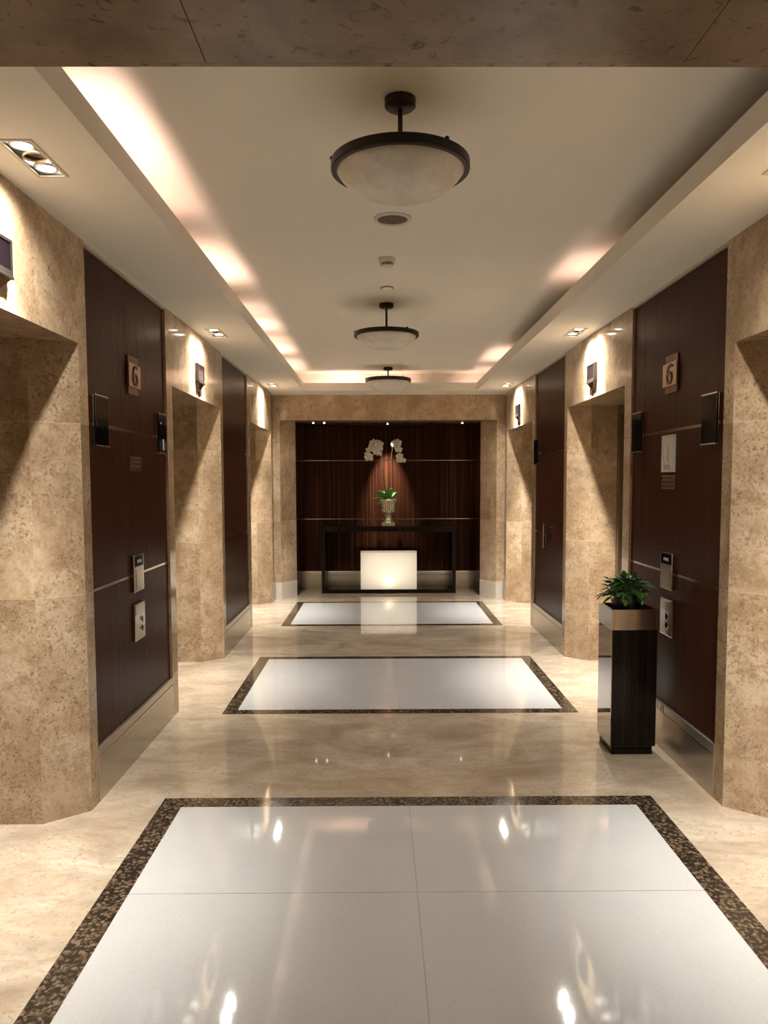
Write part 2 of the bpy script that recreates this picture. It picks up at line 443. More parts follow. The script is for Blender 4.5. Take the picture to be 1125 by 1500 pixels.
NAMES = [('first', 'nearest the camera'), ('second', 'in the middle of the corridor'), ('third', 'at the far end of the corridor')]
for s, side, bays in ((-1, 'left', baysL), (1, 'right', baysR)):
    for k, (y0, y1) in enumerate(bays):
        b = MB()
        # lower plate, highlight strip on the groove line, slim upper plate leaning back to the timber
        b.prism([(wallx(s, -0.004), 0), (wallx(s, 0.03), 0)], 0, 0) if False else None
        b.box(wallx(s, -0.003), wallx(s, 0.028), y0, y1, 0.0, 0.212)
        b.box(wallx(s, -0.001), wallx(s, 0.028), y0, y1, 0.216, 0.262)
        o = b.build('baseboard_%s' % side, M['steel'], None, 0.0015)
        MB().box(wallx(s, -0.005), wallx(s, 0.027), y0, y1, 0.2115, 0.2165).build('groove_highlight', M['inlay'], o)  # bright strip set proud, shaped to give the groove a highlight
        tag(o, 'brushed steel baseboard under the %s timber bay of the %s wall, %s' % (NAMES[k][0], side, NAMES[k][1]), 'baseboard', kind='structure')

# lift doors deep in each opening
dn = 0
for s, side in ((-1, 'left'), (1, 'right')):
    for i, (n, a) in enumerate(PORT[s]):
        dn += 1
        y0, y1 = n+0.145, a-0.145; ym = (y0+y1)/2
        e = empty('door_%d' % dn, (wallx(s, 0.5), ym, 0), 'bronze lift doors set deep in the %s opening of the %s wall' % (NAMES[i][0], side), 'lift door', kind='structure')
        fr = MB()
        fr.box(wallx(s, 0.39), wallx(s, 0.54), y0, y0+0.07, 0, ZH); fr.box(wallx(s, 0.39), wallx(s, 0.54), y1-0.07, y1, 0, ZH)
        fr.box(wallx(s, 0.39), wallx(s, 0.54), y0+0.07, y1-0.07, ZH-0.07, ZH)
        fr.build('door_frame', M['doorsteel'], e, 0.003, world=True)
        for ya, yb in ((y0+0.07, ym-0.002), (ym+0.002, y1-0.07)):
            MB().box(wallx(s, 0.49), wallx(s, 0.53), ya, yb, 0.008, ZH-0.07).build('door_leaf', M['doorleaf'], e, 0.002, world=True)
        MB().box(wallx(s, 0.40), wallx(s, 0.54), y0+0.07, y1-0.07, 0.0, 0.006).build('door_sill', M['steel'], e, world=True)

# ------------------------------------------------------------------ end wall with alcove
AX0, AX1, AYB = -1.108, 1.362, 11.0
b = MB()
for s, xa, xb, xo in ((-1, -1.28, AX0, -1.55), (1, 1.535, AX1, 1.82)):
    b.prism([(xo, YE), (xa, YE), (xb, YE+0.28), (xb, YE+0.31), (xo, YE+0.31)], 0, ZS+0.3)
b.box(-1.28, 1.535, YE, YE+0.31, 2.335, ZS+0.3)
we = tag(b.build('wall_back', M['stone']), 'tan limestone end wall framing the dark alcove', 'wall', kind='structure')
for z0, z1 in ((0.262, 1.004), (1.016, 1.834), (1.846, 2.33)):
    MB().box(AX0-0.1, AX1+0.1, AYB, AYB+0.05, z0, z1).build('wood_panel', M['zebra'], we, 0.0015)
for z0, z1 in ((1.004, 1.016), (1.834, 1.846), (0.25, 0.262)):
    MB().box(AX0-0.1, AX1+0.1, AYB+0.001, AYB+0.05, z0, z1).build('metal_inlay', M['inlay'], we)
for xa, xb in ((AX0-0.1, AX0), (AX1, AX1+0.1)):
    MB().box(xa, xb, YE+0.31, AYB, 0.0, 2.335).build('alcove_cheek', M['wood'], we)
MB().box(AX0-0.1, AX1+0.1, YE+0.31, AYB+0.1, 2.335, 2.40).build('alcove_ceiling', M['bronze'], we)
o = MB().box(AX0, AX1, AYB-0.012, AYB+0.05, 0, 0.205).box(AX0, AX1, AYB-0.004, AYB+0.05, 0.209, 0.25).build('baseboard_back', M['steel'], None, 0.0015)
tag(o, 'steel baseboard along the back of the alcove behind the console table', 'baseboard', kind='structure')
for sd, (xa, xb, xo) in (('left', (-1.28, AX0, -1.352)), ('right', (1.535, AX1, 1.622))):
    sg = 1 if sd == 'left' else -1
    t = 0.008
    o = MB().prism([(xo, YE-t), (xa+sg*0.003, YE-t), (xb+sg*0.004, YE+0.277), (xb, YE+0.281), (xa, YE+0.001), (xo, YE+0.001)], 0, 0.222).build('baseboard_back_%s' % sd, M['litsteel'], None)
    tag(o, 'steel skirting, paled as if lit by the floor, wrapped round the %s stone jamb of the alcove' % sd, 'baseboard', kind='structure')

# ------------------------------------------------------------------ ceiling: soffit with downlight cut-outs, cove, tray
FIX = [(-1.18, 2.745), (-1.212, 5.872), (-1.228, 9.02), (1.455, 2.725), (1.482, 5.87), (1.497, 9.045)]
FW, FL = 0.045, 0.143      # half opening of a triple downlight
b = MB()
def strip(xa, xb, fx):
    y = YN
    for (cx, cy) in fx:
        b.box(xa, xb, y, cy-FL, ZS, ZS+0.02)
        b.box(xa, cx-FW, cy-FL, cy+FL, ZS, ZS+0.02); b.box(cx+FW, xb, cy-FL, cy+FL, ZS, ZS+0.02)
        y = cy+FL
    b.box(xa, xb, y, YF, ZS, ZS+0.02)
strip(XL-0.05, SL, FIX[:3]); strip(SR, XR+0.05, FIX[3:])
b.box(XL-0.05, XR+0.05, YF, YE+0.02, ZS, ZS+0.02)
b.box(XL-0.05, XR+0.05, -2.6, YN, ZS, ZS+0.02)
# lips
b.box(SL-0.018, SL, YN, YF, ZS+0.02, ZT); b.box(SR, SR+0.018, YN, YF, ZS+0.02, ZT)
b.box(SL-0.018, SR+0.018, YF, YF+0.018, ZS+0.02, ZT); b.box(SL-0.018, SR+0.018, YN-0.018, YN, ZS+0.02, ZT)
# cove backs and tray
CB = 0.27
tag(b.build('ceiling', M['paint']), 'cream tray ceiling with a lit cove round a raised centre', 'ceiling', kind='structure')
b = MB()
b.box(SL-CB-0.02, SL-CB, YN-0.2, YF+0.2, ZS+0.02, ZC+0.02); b.box(SR+CB, SR+CB+0.02, YN-0.2, YF+0.2, ZS+0.02, ZC+0.02)
b.box(SL-CB, SR+CB, YN-0.2, YN-0.18, ZS+0.02, ZC+0.02)
tag(b.build('trim_2', M['board']), 'back of the ceiling cove, coloured dark grey to deepen its shade', 'cove lining', kind='structure')
b = MB().box(SL-CB-0.02, SR+CB+0.02, YN-0.2, YF+0.2, ZC, ZC+0.03)
b.box(SL-CB, SR+CB, YF+0.18, YF+0.2, ZS+0.02, ZC)
tag(b.build('ceiling', M['paint']), 'cream raised panel of the tray ceiling above the pendant lights', 'ceiling', kind='structure')

# stone beam over the lobby entrance, near the camera
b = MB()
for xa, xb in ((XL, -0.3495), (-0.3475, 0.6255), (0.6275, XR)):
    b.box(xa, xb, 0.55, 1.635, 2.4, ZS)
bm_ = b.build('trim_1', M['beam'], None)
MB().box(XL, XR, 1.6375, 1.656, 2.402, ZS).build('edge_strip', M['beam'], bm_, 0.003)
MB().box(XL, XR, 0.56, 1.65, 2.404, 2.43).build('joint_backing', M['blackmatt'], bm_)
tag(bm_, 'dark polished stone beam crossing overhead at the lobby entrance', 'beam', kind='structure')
tag(MB().box(XL-0.3, XR+0.3, -2.6, -2.5, 0, ZS).build('wall_front', M['stone']), 'stone wall behind the viewer', 'wall', kind='structure')

# ------------------------------------------------------------------ lights helper
def spot(name, loc, aim, energy, ang, blend, col=(1, 0.955, 0.88), r=0.03):
    d = bpy.data.lights.new(name, 'SPOT'); d.energy = energy; d.spot_size = math.radians(ang); d.spot_blend = blend
    d.color = col; d.shadow_soft_size = r
    o = bpy.data.objects.new(name, d); C.objects.link(o); o.location = loc
    o.rotation_euler = (Vector(aim)-Vector(loc)).to_track_quat('-Z', 'Y').to_euler()
    return o
def area(name, loc, aim, length, width, energy, col, axis):
    """strip lamp: its long side lies along axis, it shines towards aim"""
    d = bpy.data.lights.new(name, 'AREA'); d.shape = 'RECTANGLE'; d.size = length; d.size_y = width; d.energy = energy; d.color = col
    o = bpy.data.objects.new(name, d); C.objects.link(o)
    zx = -(Vector(aim)-Vector(loc)).normalized(); xx = Vector(axis); yx = zx.cross(xx).normalized()
    m = Matrix((xx, yx, zx)).transposed().to_4x4(); m.translation = Vector(loc)
    o.matrix_world = m
    return o

# ------------------------------------------------------------------ triple recessed downlights
def make_downlight(name='recessed_downlight'):
    r = empty(name, (0, 0, 0))
    f = MB()
    for x0, x1, y0, y1 in ((-FW-0.012, -FW, -FL-0.012, FL+0.012), (FW, FW+0.012, -FL-0.012, FL+0.012), (-FW, FW, -FL-0.012, -FL), (-FW, FW, FL, FL+0.012)):
        f.box(x0, x1, y0, y1, -0.004, 0.004)
    f.build('frame', M['trim'], r, 0.001)
    h = MB()
    t = 0.002; zt = 0.11
    h.box(-FW, -FW+t, -FL, FL, 0.0, zt); h.box(FW-t, FW, -FL, FL, 0.0, zt); h.box(-FW+t, FW-t, -FL, -FL+t, 0.0, zt); h.box(-FW+t, FW-t, FL-t, FL, 0.0, zt)
    h.box(-FW, FW, -FL, FL, zt, zt+t)
    h.build('recess_box', M['blackmatt'], r)
    for k, y in enumerate((-0.094, 0.0, 0.094)):
        lit = k != 1
        rg = MB().torus((0, y, 0.008), 0.036, 0.006, 40, 10).build('gimbal_ring', M['reflector'] if lit else M['goldring'], r, smooth=True)
        MB().lathe([(0.0, 0.012), (0.033, 0.012), (0.033, 0.05), (0.0, 0.05)], (0, y, 0), 32).build('lamp', M['lamp'] if lit else M['lampoff'], rg)
    return r
proto = make_downlight()
DL = [('nearest downlight in the left soffit, bright, at the picture edge', 0), ('middle downlight in the left soffit, beside the second lift head', 1),
      ('farthest downlight in the left soffit, near the end wall', 2), ('nearest downlight in the right soffit, its corner just in frame', 3),
      ('middle downlight in the right soffit, above the second lift head', 4), ('farthest downlight in the right soffit, near the end wall', 5)]
for (lab, i) in DL:
    o = proto if i == 0 else copy_tree(proto)
    o.location = (FIX[i][0], FIX[i][1], ZS)
    tag(o, 'three-lamp recessed ' + lab, 'downlight', 'triple downlights in the side soffits')
    s = -1 if i < 3 else 1
    x, y = FIX[i]
    g = (0.95, 0.9, 1.35, 0.95, 1.4, 1.45)[i]
    for k, dy in enumerate((-0.094, 0.094)):
        spot('downlight_lamp', (x+s*0.0, y+dy, ZS-0.012), (x+s*0.46, y-dy*2.0, 0.0), 245*g, 66, 1.0)
        spot('downlight_spill', (x-s*0.0, y+dy, ZS-0.012), (x+s*0.55, y+dy, 0.0), 42*g, 146, 1.0, r=0.018)
    spot('downlight_wallwash', (x+s*0.03, y, ZS-0.012), (wallx(s, 0.0)+s*0.02, y, 1.75), 85, 29, 0.9)

# ------------------------------------------------------------------ cove tubes (real strip lamps lying on the shelf behind the lip)
PINK = (1.0, 0.64, 0.52)
for (y0, y1, e) in ((2.65, 3.35, 2.3), (3.35, 3.95, 0.9), (4.45, 4.85, 0.7), (4.85, 5.25, 1.3), (5.9, 6.35, 0.6), (6.5, 6.95, 1.2), (7.25, 7.55, 0.5), (7.7, 8.2, 1.3), (8.6, 9.5, 1.5)):
    area('cove_tube', (SL-0.075, (y0+y1)/2, ZS+0.03), (SL-0.05, (y0+y1)/2, ZC), y1-y0, 0.04, e, PINK, (0, 1, 0))
for (y0, y1, e) in ((4.65, 5.2, 0.95), (7.9, 8.75, 1.5), (9.2, 9.6, 0.5)):
    area('cove_tube', (SR+0.075, (y0+y1)/2, ZS+0.03), (SR+0.05, (y0+y1)/2, ZC), y1-y0, 0.04, e, PINK, (0, 1, 0))
for (x0, x1, e) in ((-0.88, -0.55, 0.5), (-0.55, -0.2, 1.0), (-0.1, 0.45, 0.7), (1.0, 1.3, 0.35)):
    area('cove_tube', ((x0+x1)/2, YF+0.09, ZS+0.03), ((x0+x1)/2, YF+0.08, ZC), x1-x0, 0.04, e, PINK, (1, 0, 0))

# ------------------------------------------------------------------ pendants
def pendant(loc, R, zb, ztop, zbowl, label):
    x, y = loc
    r = empty('pendant_light', (x, y, ZC), label, 'ceiling light', 'alabaster bowl lights along the tray ceiling')
    c = (0, 0, -ZC)
    MB().lathe([(0, ZC-0.036), (0.045, ZC-0.036), (0.055, ZC-0.028), (0.055, ZC-0.001), (0, ZC-0.001)], c, 40).build('canopy', M['bronze_dark'], r, smooth=True)
    MB().lathe([(0.0, zb+0.02), (0.0085, zb+0.02), (0.0085, ZC-0.034), (0.0, ZC-0.034)], c, 16).build('stem', M['bronze_dark'], r, smooth=True)
    t = 0.02
    ring = MB().lathe([(R-t, zb), (R-0.003, zb), (R, zb+0.003), (R, ztop-0.003), (R-0.003, ztop), (R-t, ztop), (R-t, zb)], c, 96).build('ring', M['bronze_dark'], r, smooth=True, auto=0.5)
    for a in (-52, 68, 188):
        a = math.radians(a)
        px, py = (R-0.004)*math.cos(a), (R-0.004)*math.sin(a)
        MB().lathe([(0, ztop-ZC-0.002), (0.008, ztop-ZC-0.002), (0.008, ztop-ZC+0.004), (0.004, ztop-ZC+0.008), (0, ztop-ZC+0.009)], (px, py, 0), 14).build('knob', M['bronze_dark'], ring, smooth=True)
    # cross spider carrying the ring from the stem
    sp = MB()
    for a in (0, 120, 240):
        a = math.radians(a+8)
        sp.tube([(0, 0, zb+0.024-ZC), ((R-t*0.6)*math.cos(a), (R-t*0.6)*math.sin(a), ztop-0.006-ZC)], 0.005, 8)
    sp.build('spider', M['bronze_dark'], r)
    pr = []
    Rb = R-t+0.002; N = 14; d = zb+0.004-zbowl
    for i in range(N+1):
        u = i/N
        rr = Rb*math.sin(u*PI/2)**0.96 if u else 0
        pr.append((Rb*u, zbowl+d*(0.62*u*u+0.38*u**6)))
    inner = [(max(r_-0.006, 0.0) if k else 0.0, z_+0.007) for k, (r_, z_) in enumerate(pr)]
    MB().lathe(pr+[(Rb-0.001, pr[-1][1]+0.004)]+inner[::-1], c, 96).build('bowl', M['alabaster'], r, smooth=True, auto=1.2)
    return r
pendant((0.08, 2.81), 0.245, 2.639, 2.673, 2.545, 'nearest and largest-looking alabaster bowl ceiling light with a dark ring')
pendant((0.0625, 5.95), 0.2465, 2.642, 2.673, 2.546, 'middle alabaster bowl ceiling light on a long dark stem beyond the small ceiling fittings')
pendant((0.115, 9.24), 0.272, 2.717, 2.757, 2.575, 'farthest alabaster bowl ceiling light on a short stem by the end wall')

# ------------------------------------------------------------------ small ceiling fittings
r = empty('ceiling_speaker', (0.075, 4.05, ZC), 'round ceiling speaker with a pale rim and brown grille behind the nearest pendant', 'speaker')
MB().lathe([(0.076, 0.0), (0.098, 0.0), (0.097, -0.006), (0.088, -0.012), (0.078, -0.008), (0.076, 0.0)], (0, 0, -0.001), 56).build('rim', M['white'], r, smooth=True)
MB().lathe([(0, -0.006), (0.04, -0.0055), (0.0765, -0.003), (0.0765, -0.001), (0, -0.001)], (0, 0, 0), 48).build('grille', M['grille'], r, smooth=True)
r = empty('smoke_detector', (0.055, 4.767, ZC), 'white domed smoke detector with dark vents on the tray ceiling', 'smoke detector')
MB().lathe([(0, -0.018), (0.048, -0.018), (0.053, -0.012), (0.053, -0.001), (0, -0.001)], (0, 0, 0), 40).build('base', M['white'], r, smooth=True)
MB().lathe([(0, -0.052), (0.03, -0.051), (0.036, -0.045), (0.038, -0.042), (0, -0.042)], (0, 0, 0), 40).build('cap', M['white'], r, smooth=True)
MB().lathe([(0, -0.026), (0.045, -0.026), (0.048, -0.018), (0, -0.018)], (0, 0, 0), 40).build('collar', M['white'], r, smooth=True)
v = MB()
for k in range(16):
    a = 2*PI*k/16
    p0 = Vector((0.040*math.cos(a), 0.040*math.sin(a), -0.027)); p1 = Vector((0.036*math.cos(a), 0.036*math.sin(a), -0.043))
    v.tube([p0, p1], 0.0028, 6)
v.build('rib', M['white'], r)
MB().lathe([(0, -0.042), (0.031, -0.042), (0.034, -0.026), (0, -0.026)], (0, 0, 0), 24).build('vent', M['ink'], r)
r = empty('sprinkler_cover', (0.062, 5.46, ZC), 'small flat white disc cover on the ceiling just before the middle pendant', 'sprinkler cover')
MB().lathe([(0, -0.010), (0.034, -0.010), (0.037, -0.008), (0.037, -0.004), (0, -0.004)], (0, 0, 0), 40).build('disc', M['paint'], r, smooth=True)
MB().torus((0, 0, -0.004), 0.042, 0.004, 48, 8).build('ring', M['bronze'], r, smooth=True)

# ------------------------------------------------------------------ lift hall lanterns on the lift heads
def make_lantern():
    r = empty('hall_lantern', (0, 0, 0))    # local +x points into the corridor
    MB().box(0, 0.006, -0.112, 0.108, -0.072, 0.074).build('back_plate', M['bronze_deep'], r, 0.002)
    f = MB()
    for y0, y1, z0, z1 in ((-0.1, -0.088, -0.066, 0.066), (0.088, 0.1, -0.066, 0.066), (-0.088, 0.088, 0.054, 0.066), (-0.088, 0.088, -0.066, -0.046)):
        f.box(0.006, 0.028, y0, y1, z0, z1)
    f.build('box', M['bronze_dark'], r, 0.002)
    MB().box(0.006, 0.024, -0.088, 0.088, -0.046, 0.054).build('glass_face', M['violet'], r, 0.001)
    MB().box(0.006, 0.034, -0.094, 0.094, -0.078, -0.066).build('lower_ledge', M['bronze_dark'], r, 0.003)
    br = MB()
    v = [(0.0, -0.085, -0.078), (0.0, 0.085, -0.078), (0.026, 0.085, -0.078), (0.026, -0.085, -0.078), (0.0, -0.035, -0.118), (0.0, 0.035, -0.118), (0.012, 0.035, -0.118), (0.012, -0.035, -0.118)]
    vs = [br.bm.verts.new(p) for p in v]
    for f in ((0, 1, 2, 3), (4, 7, 6, 5), (0, 4, 5, 1), (1, 5, 6, 2), (2, 6, 7, 3), (3, 7, 4, 0)): br.bm.faces.new([vs[i] for i in f])
    br.build('lower_wedge', M['bronze'], r, 0.002)  # bronze wedge tapering below the ledge
    MB().lathe([(0, -0.180), (0.003, -0.178), (0.008, -0.142), (0.006, -0.132), (0, -0.131)], (0.0085, 0.0, 0), 16).build('shade_mark', M['bronze_dark'], r, smooth=True)  # dark bar put in for the lantern's shade mark on the wall
    return r
lant = make_lantern()
for i, (s, y, lab) in enumerate(((-1, 2.79, 'dark box lantern over the nearest left lift, cut by the picture edge'),
                                 (-1, 5.90, 'dark box lantern glowing in a light streak over the middle left lift'),
                                 (1, 5.90, 'dark box lantern in a bright light streak over the middle right lift'),
                                 (1, 9.01, 'small dark box lantern over the farthest right lift beside the end wall'))):
    o = lant if i == 0 else copy_tree(lant)
    o.location = (wallx(s, 0.0015), y, 2.362); o.rotation_euler = (0, 0, 0 if s < 0 else PI)
    tag(o, lab, 'lift lantern', 'hall lanterns over the lifts')

# ------------------------------------------------------------------ fittings on the timber bays (local +x into the corridor)
WX = 0.014
def place(o, s, y, z):
    o.location = (wallx(s, WX), y, z); o.rotation_euler = (0, 0, 0 if s < 0 else PI)
    return o
def make_indicator():
    r = empty('hall_indicator', (0, 0, 0))
    MB().box(0, 0.02, -0.088, 0.088, -0.118, 0.118).build('face', M['black'], r, 0.004)
    MB().box(0, 0.022, -0.09, 0.09, 0.118, 0.126).build('top_cap', M['chrome'], r, 0.0015)
    MB().box(0, 0.022, -0.09, 0.09, -0.126, -0.118).build('bottom_cap', M['chrome'], r, 0.0015)
    MB().box(0, 0.012, -0.094, -0.088, -0.122, 0.122).build('side_trim', M['chrome'], r, 0.001)
    MB().box(0, 0.012, 0.088, 0.094, -0.122, 0.122).build('side_trim', M['chrome'], r, 0.001)
    return r
ind = make_indicator()
INDS = [(-1, 3.82, 1.845, 'black indicator box on the left timber bay beside the nearest stone pier'),
        (-1, 4.885, 1.848, 'black chrome-edged indicator with white characters at the far edge of the left timber bay'),
        (1, 3.815, 1.848, 'black indicator box on the right timber bay beside the nearest stone pier'),
        (1, 4.885, 1.848, 'black indicator box on the right timber bay, left of the white notice'),
        (1, 8.02, 1.842, 'small dark indicator on the middle right timber bay beside the farthest lift')]
first = True
for s, y, z, lab in INDS:
    o = ind if first else copy_tree(ind); first = False
    place(o, s, y, z); tag(o, lab, 'lift indicator', 'black indicator boxes on the timber bays')
    if (s, y) == (-1, 4.885):
        RM = Matrix(((0, 0, 1, 0), (1, 0, 0, 0), (0, 1, 0, 0), (0, 0, 0, 1)))    # text plane -> wall plane facing +x
        text_mesh('characters', 'B', 0.045, 0.0006, M['glyph'], o, Matrix.Translation((0.0205, 0.005, -0.050)) @ RM)
        text_mesh('characters', 'R', 0.052, 0.0006, M['glyph'], o, Matrix.Translation((0.0205, 0.008, -0.084)) @ RM)
        MB().cyl((0.019, -0.04, 0.065), 0.006, 0.003, 'x', 16).build('indicator_dot', M['glyph'], o)

def arc_digit(b, x0, x1, pts, w):
    """relief stroke on the plaque face; pts in (y,z)"""
    for (a, c) in zip(pts, pts[1:]):
        d = Vector((c[0]-a[0], c[1]-a[1])); L = d.length; d /= L; n = Vector((-d.y, d.x))*w
        e = d*w*0.6
        q = [(a[0]-e.x+n.x, a[1]-e.y+n.y), (a[0]-e.x-n.x, a[1]-e.y-n.y), (c[0]+e.x-n.x, c[1]+e.y-n.y), (c[0]+e.x+n.x, c[1]+e.y+n.y)]
        lo = [b.bm.verts.new((x0, p[0], p[1])) for p in q]; hi = [b.bm.verts.new((x1, p[0], p[1])) for p in q]
        b.bm.faces.new(lo[::-1]); b.bm.faces.new(hi)
        for i in range(4): b.bm.faces.new((lo[i], lo[(i+1) % 4], hi[(i+1) % 4], hi[i]))
def make_plaque():
    r = empty('floor_plaque', (0, 0, 0))
    MB().box(0, 0.010, -0.088, 0.088, -0.105, 0.105).build('back_plate', M['bronze_deep'], r, 0.002)
    MB().box(0.010, 0.020, -0.104, 0.100, -0.068, 0.062).build('front_plate', M['bronze'], r, 0.002)
    d = MB()
    pts = [(0.035, 0.042), (0.012, 0.05), (-0.012, 0.042), (-0.03, 0.018), (-0.036, -0.012), (-0.03, -0.036), (-0.012, -0.05), (0.012, -0.05), (0.03, -0.036), (0.034, -0.018), (0.026, 0.0), (0.008, 0.008), (-0.014, 0.004), (-0.032, -0.012)]
    arc_digit(d, 0.020, 0.025, pts, 0.006)
    d.build('numeral', M['bronze_deep'], r)
    return r
pl = make_plaque()
tag(place(pl, -1, 4.355, 2.137), 'bronze floor-number plaque high on the left timber bay', 'plaque', 'bronze floor-number plaques')
pr2 = copy_tree(pl)
tag(place(pr2, 1, 4.345, 2.140), 'bronze floor-number plaque high on the right timber bay above the white notice', 'plaque', 'bronze floor-number plaques')

def make_textplate():
    r = empty('text_plate', (0, 0, 0))
    MB().box(0, 0.008, -0.095, 0.095, -0.039, 0.039).build('plate', M['bronze'], r, 0.0015)
    for k, z in enumerate((0.024, 0.0, -0.024)):
        b = MB(); x = -0.08
        random.seed(20+k)
        while x < 0.07:
            w = random.uniform(0.008, 0.02); b.box(0.008, 0.0088, x, x+w, z-0.006, z+0.006); x += w+0.006
        b.build('text_line', M['bronze_deep'], r)
    return r
tp = make_textplate()
tag(place(tp, -1, 4.373, 1.648), 'small bronze text plate below the metal inlay on the left timber bay', 'sign', 'small bronze text plates')
tp2 = copy_tree(tp)
tag(place(tp2, 1, 4.365, 1.539), 'small bronze text plate right under the white notice on the right timber bay', 'sign', 'small bronze text plates')

r = empty('framed_notice', (0, 0, 0), 'white framed notice with faint print on the right timber bay', 'notice')
place(r, 1, 4.368, 1.699)
f = MB()
for y0, y1, z0, z1 in ((-0.09, -0.083, -0.104, 0.104), (0.083, 0.09, -0.104, 0.104), (-0.083, 0.083, 0.097, 0.104), (-0.083, 0.083, -0.104, -0.097)):
    f.box(0, 0.014, y0, y1, z0, z1)
f.build('frame', M['reflector'], r, 0.001)
MB().box(0, 0.010, -0.083, 0.083, -0.097, 0.097).build('paper', M['paper'], r)
b = MB(); random.seed(5)
for z in (-0.066, -0.076, -0.086):
    x = -0.05
    while x < 0.035:
        w = random.uniform(0.006, 0.02); b.box(0.010, 0.0105, x, x+w, z-0.0022, z+0.0022); x += w+0.005
b.build('print', M['ink'], r)
b = MB()
for k in range(9):
    a0 = 0.02+k*0.007
    b.tube([(0.0105, 0.012*math.sin(k*1.7), 0.045-k*0.010), (0.0105, 0.012*math.sin((k+1)*1.7), 0.035-k*0.010)], 0.0016, 5)
b.build('drawing', M['ink'], r)

def make_station():
    r = empty('call_station', (0, 0, 0))
    MB().box(0, 0.016, -0.090, 0.090, -0.105, 0.105).build('plate', M['chrome'], r, 0.004)
    MB().box(0.016, 0.018, -0.072, 0.072, 0.038, 0.098).build('display', M['black'], r, 0.001)
    MB().box(0.016, 0.0185, -0.082, 0.082, 0.030, 0.034).build('divider', M['inlay'], r)
    b = MB(); random.seed(9)
    for k in range(5): b.box(0.018, 0.0186, -0.03+k*0.015, -0.026+k*0.015, 0.056+0.006*(k % 2), 0.074)
    b.build('characters', M['glyph'], r)
    MB().box(0.016, 0.0185, -0.06, 0.06, -0.09, 0.018).build('card_panel', M['inlay'], r, 0.001)
    return r
def make_buttons():
    r = empty('call_button_panel', (0, 0, 0))
    MB().box(0, 0.016, -0.090, 0.090, -0.105, 0.105).build('plate', M['chrome'], r, 0.004)
    MB().box(0.016, 0.0185, -0.082, 0.082, 0.040, 0.096).build('blank_panel', M['inlay'], r, 0.001)
    for k, z in enumerate((0.006, -0.045)):
        q = MB().cyl((0.015, 0.02, z), 0.017, 0.006, 'x', 28).build('button', M['black'], r)
        MB().torus((0, 0, 0), 0.0185, 0.0025, 28, 8).build('button_ring', M['chrome'], q, smooth=True).matrix_local = Matrix.Translation((0.017, 0.02, z)) @ Matrix.Rotation(PI/2, 4, 'Y')
    return r
st = make_station(); tag(place(st, -1, 4.352, 1.037), 'upper chrome call station with a black display on the left timber bay', 'call panel', 'chrome call panels')
st2 = copy_tree(st); tag(place(st2, 1, 4.342, 1.037), 'upper chrome call station with a black display on the right timber bay behind the plant', 'call panel', 'chrome call panels')
bt = make_buttons(); tag(place(bt, -1, 4.354, 0.762), 'lower chrome call panel with two round buttons on the left timber bay', 'call panel', 'chrome call panels')
bt2 = copy_tree(bt); tag(place(bt2, 1, 4.330, 0.775), 'lower chrome call panel with round buttons on the right timber bay beside the planter', 'call panel', 'chrome call panels')

# pull handle on the middle right bay (a flush service door)
pp = panR[1][1]
MB().box(wallx(1, 0.014), wallx(1, 0.006), 7.50, 7.57, 0.90, 1.125).build('handle_plate', M['bronze_dark'], pp)
MB().tube([(wallx(1, 0.008), 7.47, 0.93), (wallx(1, -0.03), 7.46, 0.93)], 0.006, 10).tube([(wallx(1, 0.008), 7.47, 1.10), (wallx(1, -0.03), 7.46, 1.10)], 0.006, 10).tube([(wallx(1, -0.03), 7.46, 0.895), (wallx(1, -0.03), 7.46, 1.135)], 0.011, 14).build('handle', M['chrome'], pp, smooth=True)

# small tag stuck on the right baseboard beside the planter
r = empty('asset_label', (wallx(1, -0.003), 4.47, 0.25), 'small striped label stuck on the right steel baseboard beside the planter', 'sticker')
MB().box(-0.0012, 0.0, -0.13, 0.09, -0.031, 0.010).build('sheet', M['steel'], r)
for k in range(4):
    MB().box(-0.002, -0.0012, -0.115+k*0.05, -0.09+k*0.05, -0.029, 0.006).build('print_bar', M['paper'], r)

# ------------------------------------------------------------------ planter with pothos
PX0, PX1, PY0, PY1, PZ = 1.300, 1.558, 4.255, 4.512, 0.83
r = empty('planter', ((PX0+PX1)/2, (PY0+PY1)/2, 0), 'tall square dark planter with mirror sides and a chrome collar by the right wall', 'planter')
MB().box(PX0+0.012, PX1-0.016, PY0+0.012, PY1-0.012, 0, 0.05).build('plinth', M['wenge'], r, world=True)
b = MB().box(PX0, PX1, PY0, PY1, 0.05, 0.716)
b.build('body', M['lacquer'], r, 0.002, world=True)
MB().box(PX0+0.004, PX1-0.004, PY0-0.003, PY0-0.0002, 0.052, 0.714).build('front_panel', M['wenge'], r, world=True)
t = 0.012
b = MB()
for x0, x1, y0, y1 in ((PX0-0.002, PX0+t, PY0-0.004, PY1+0.002), (PX1-t, PX1+0.002, PY0-0.004, PY1+0.002), (PX0+t, PX1-t, PY0-0.004, PY0+t), (PX0+t, PX1-t, PY1-t, PY1+0.002)):
    b.box(x0, x1, y0, y1, 0.716, PZ)
b.build('collar', M['chrome'], r, 0.0015, world=True)
MB().box(PX0+t, PX1-t, PY0+t, PY1-t, 0.716, 0.775).build('inner_tray', M['wenge'], r, world=True)

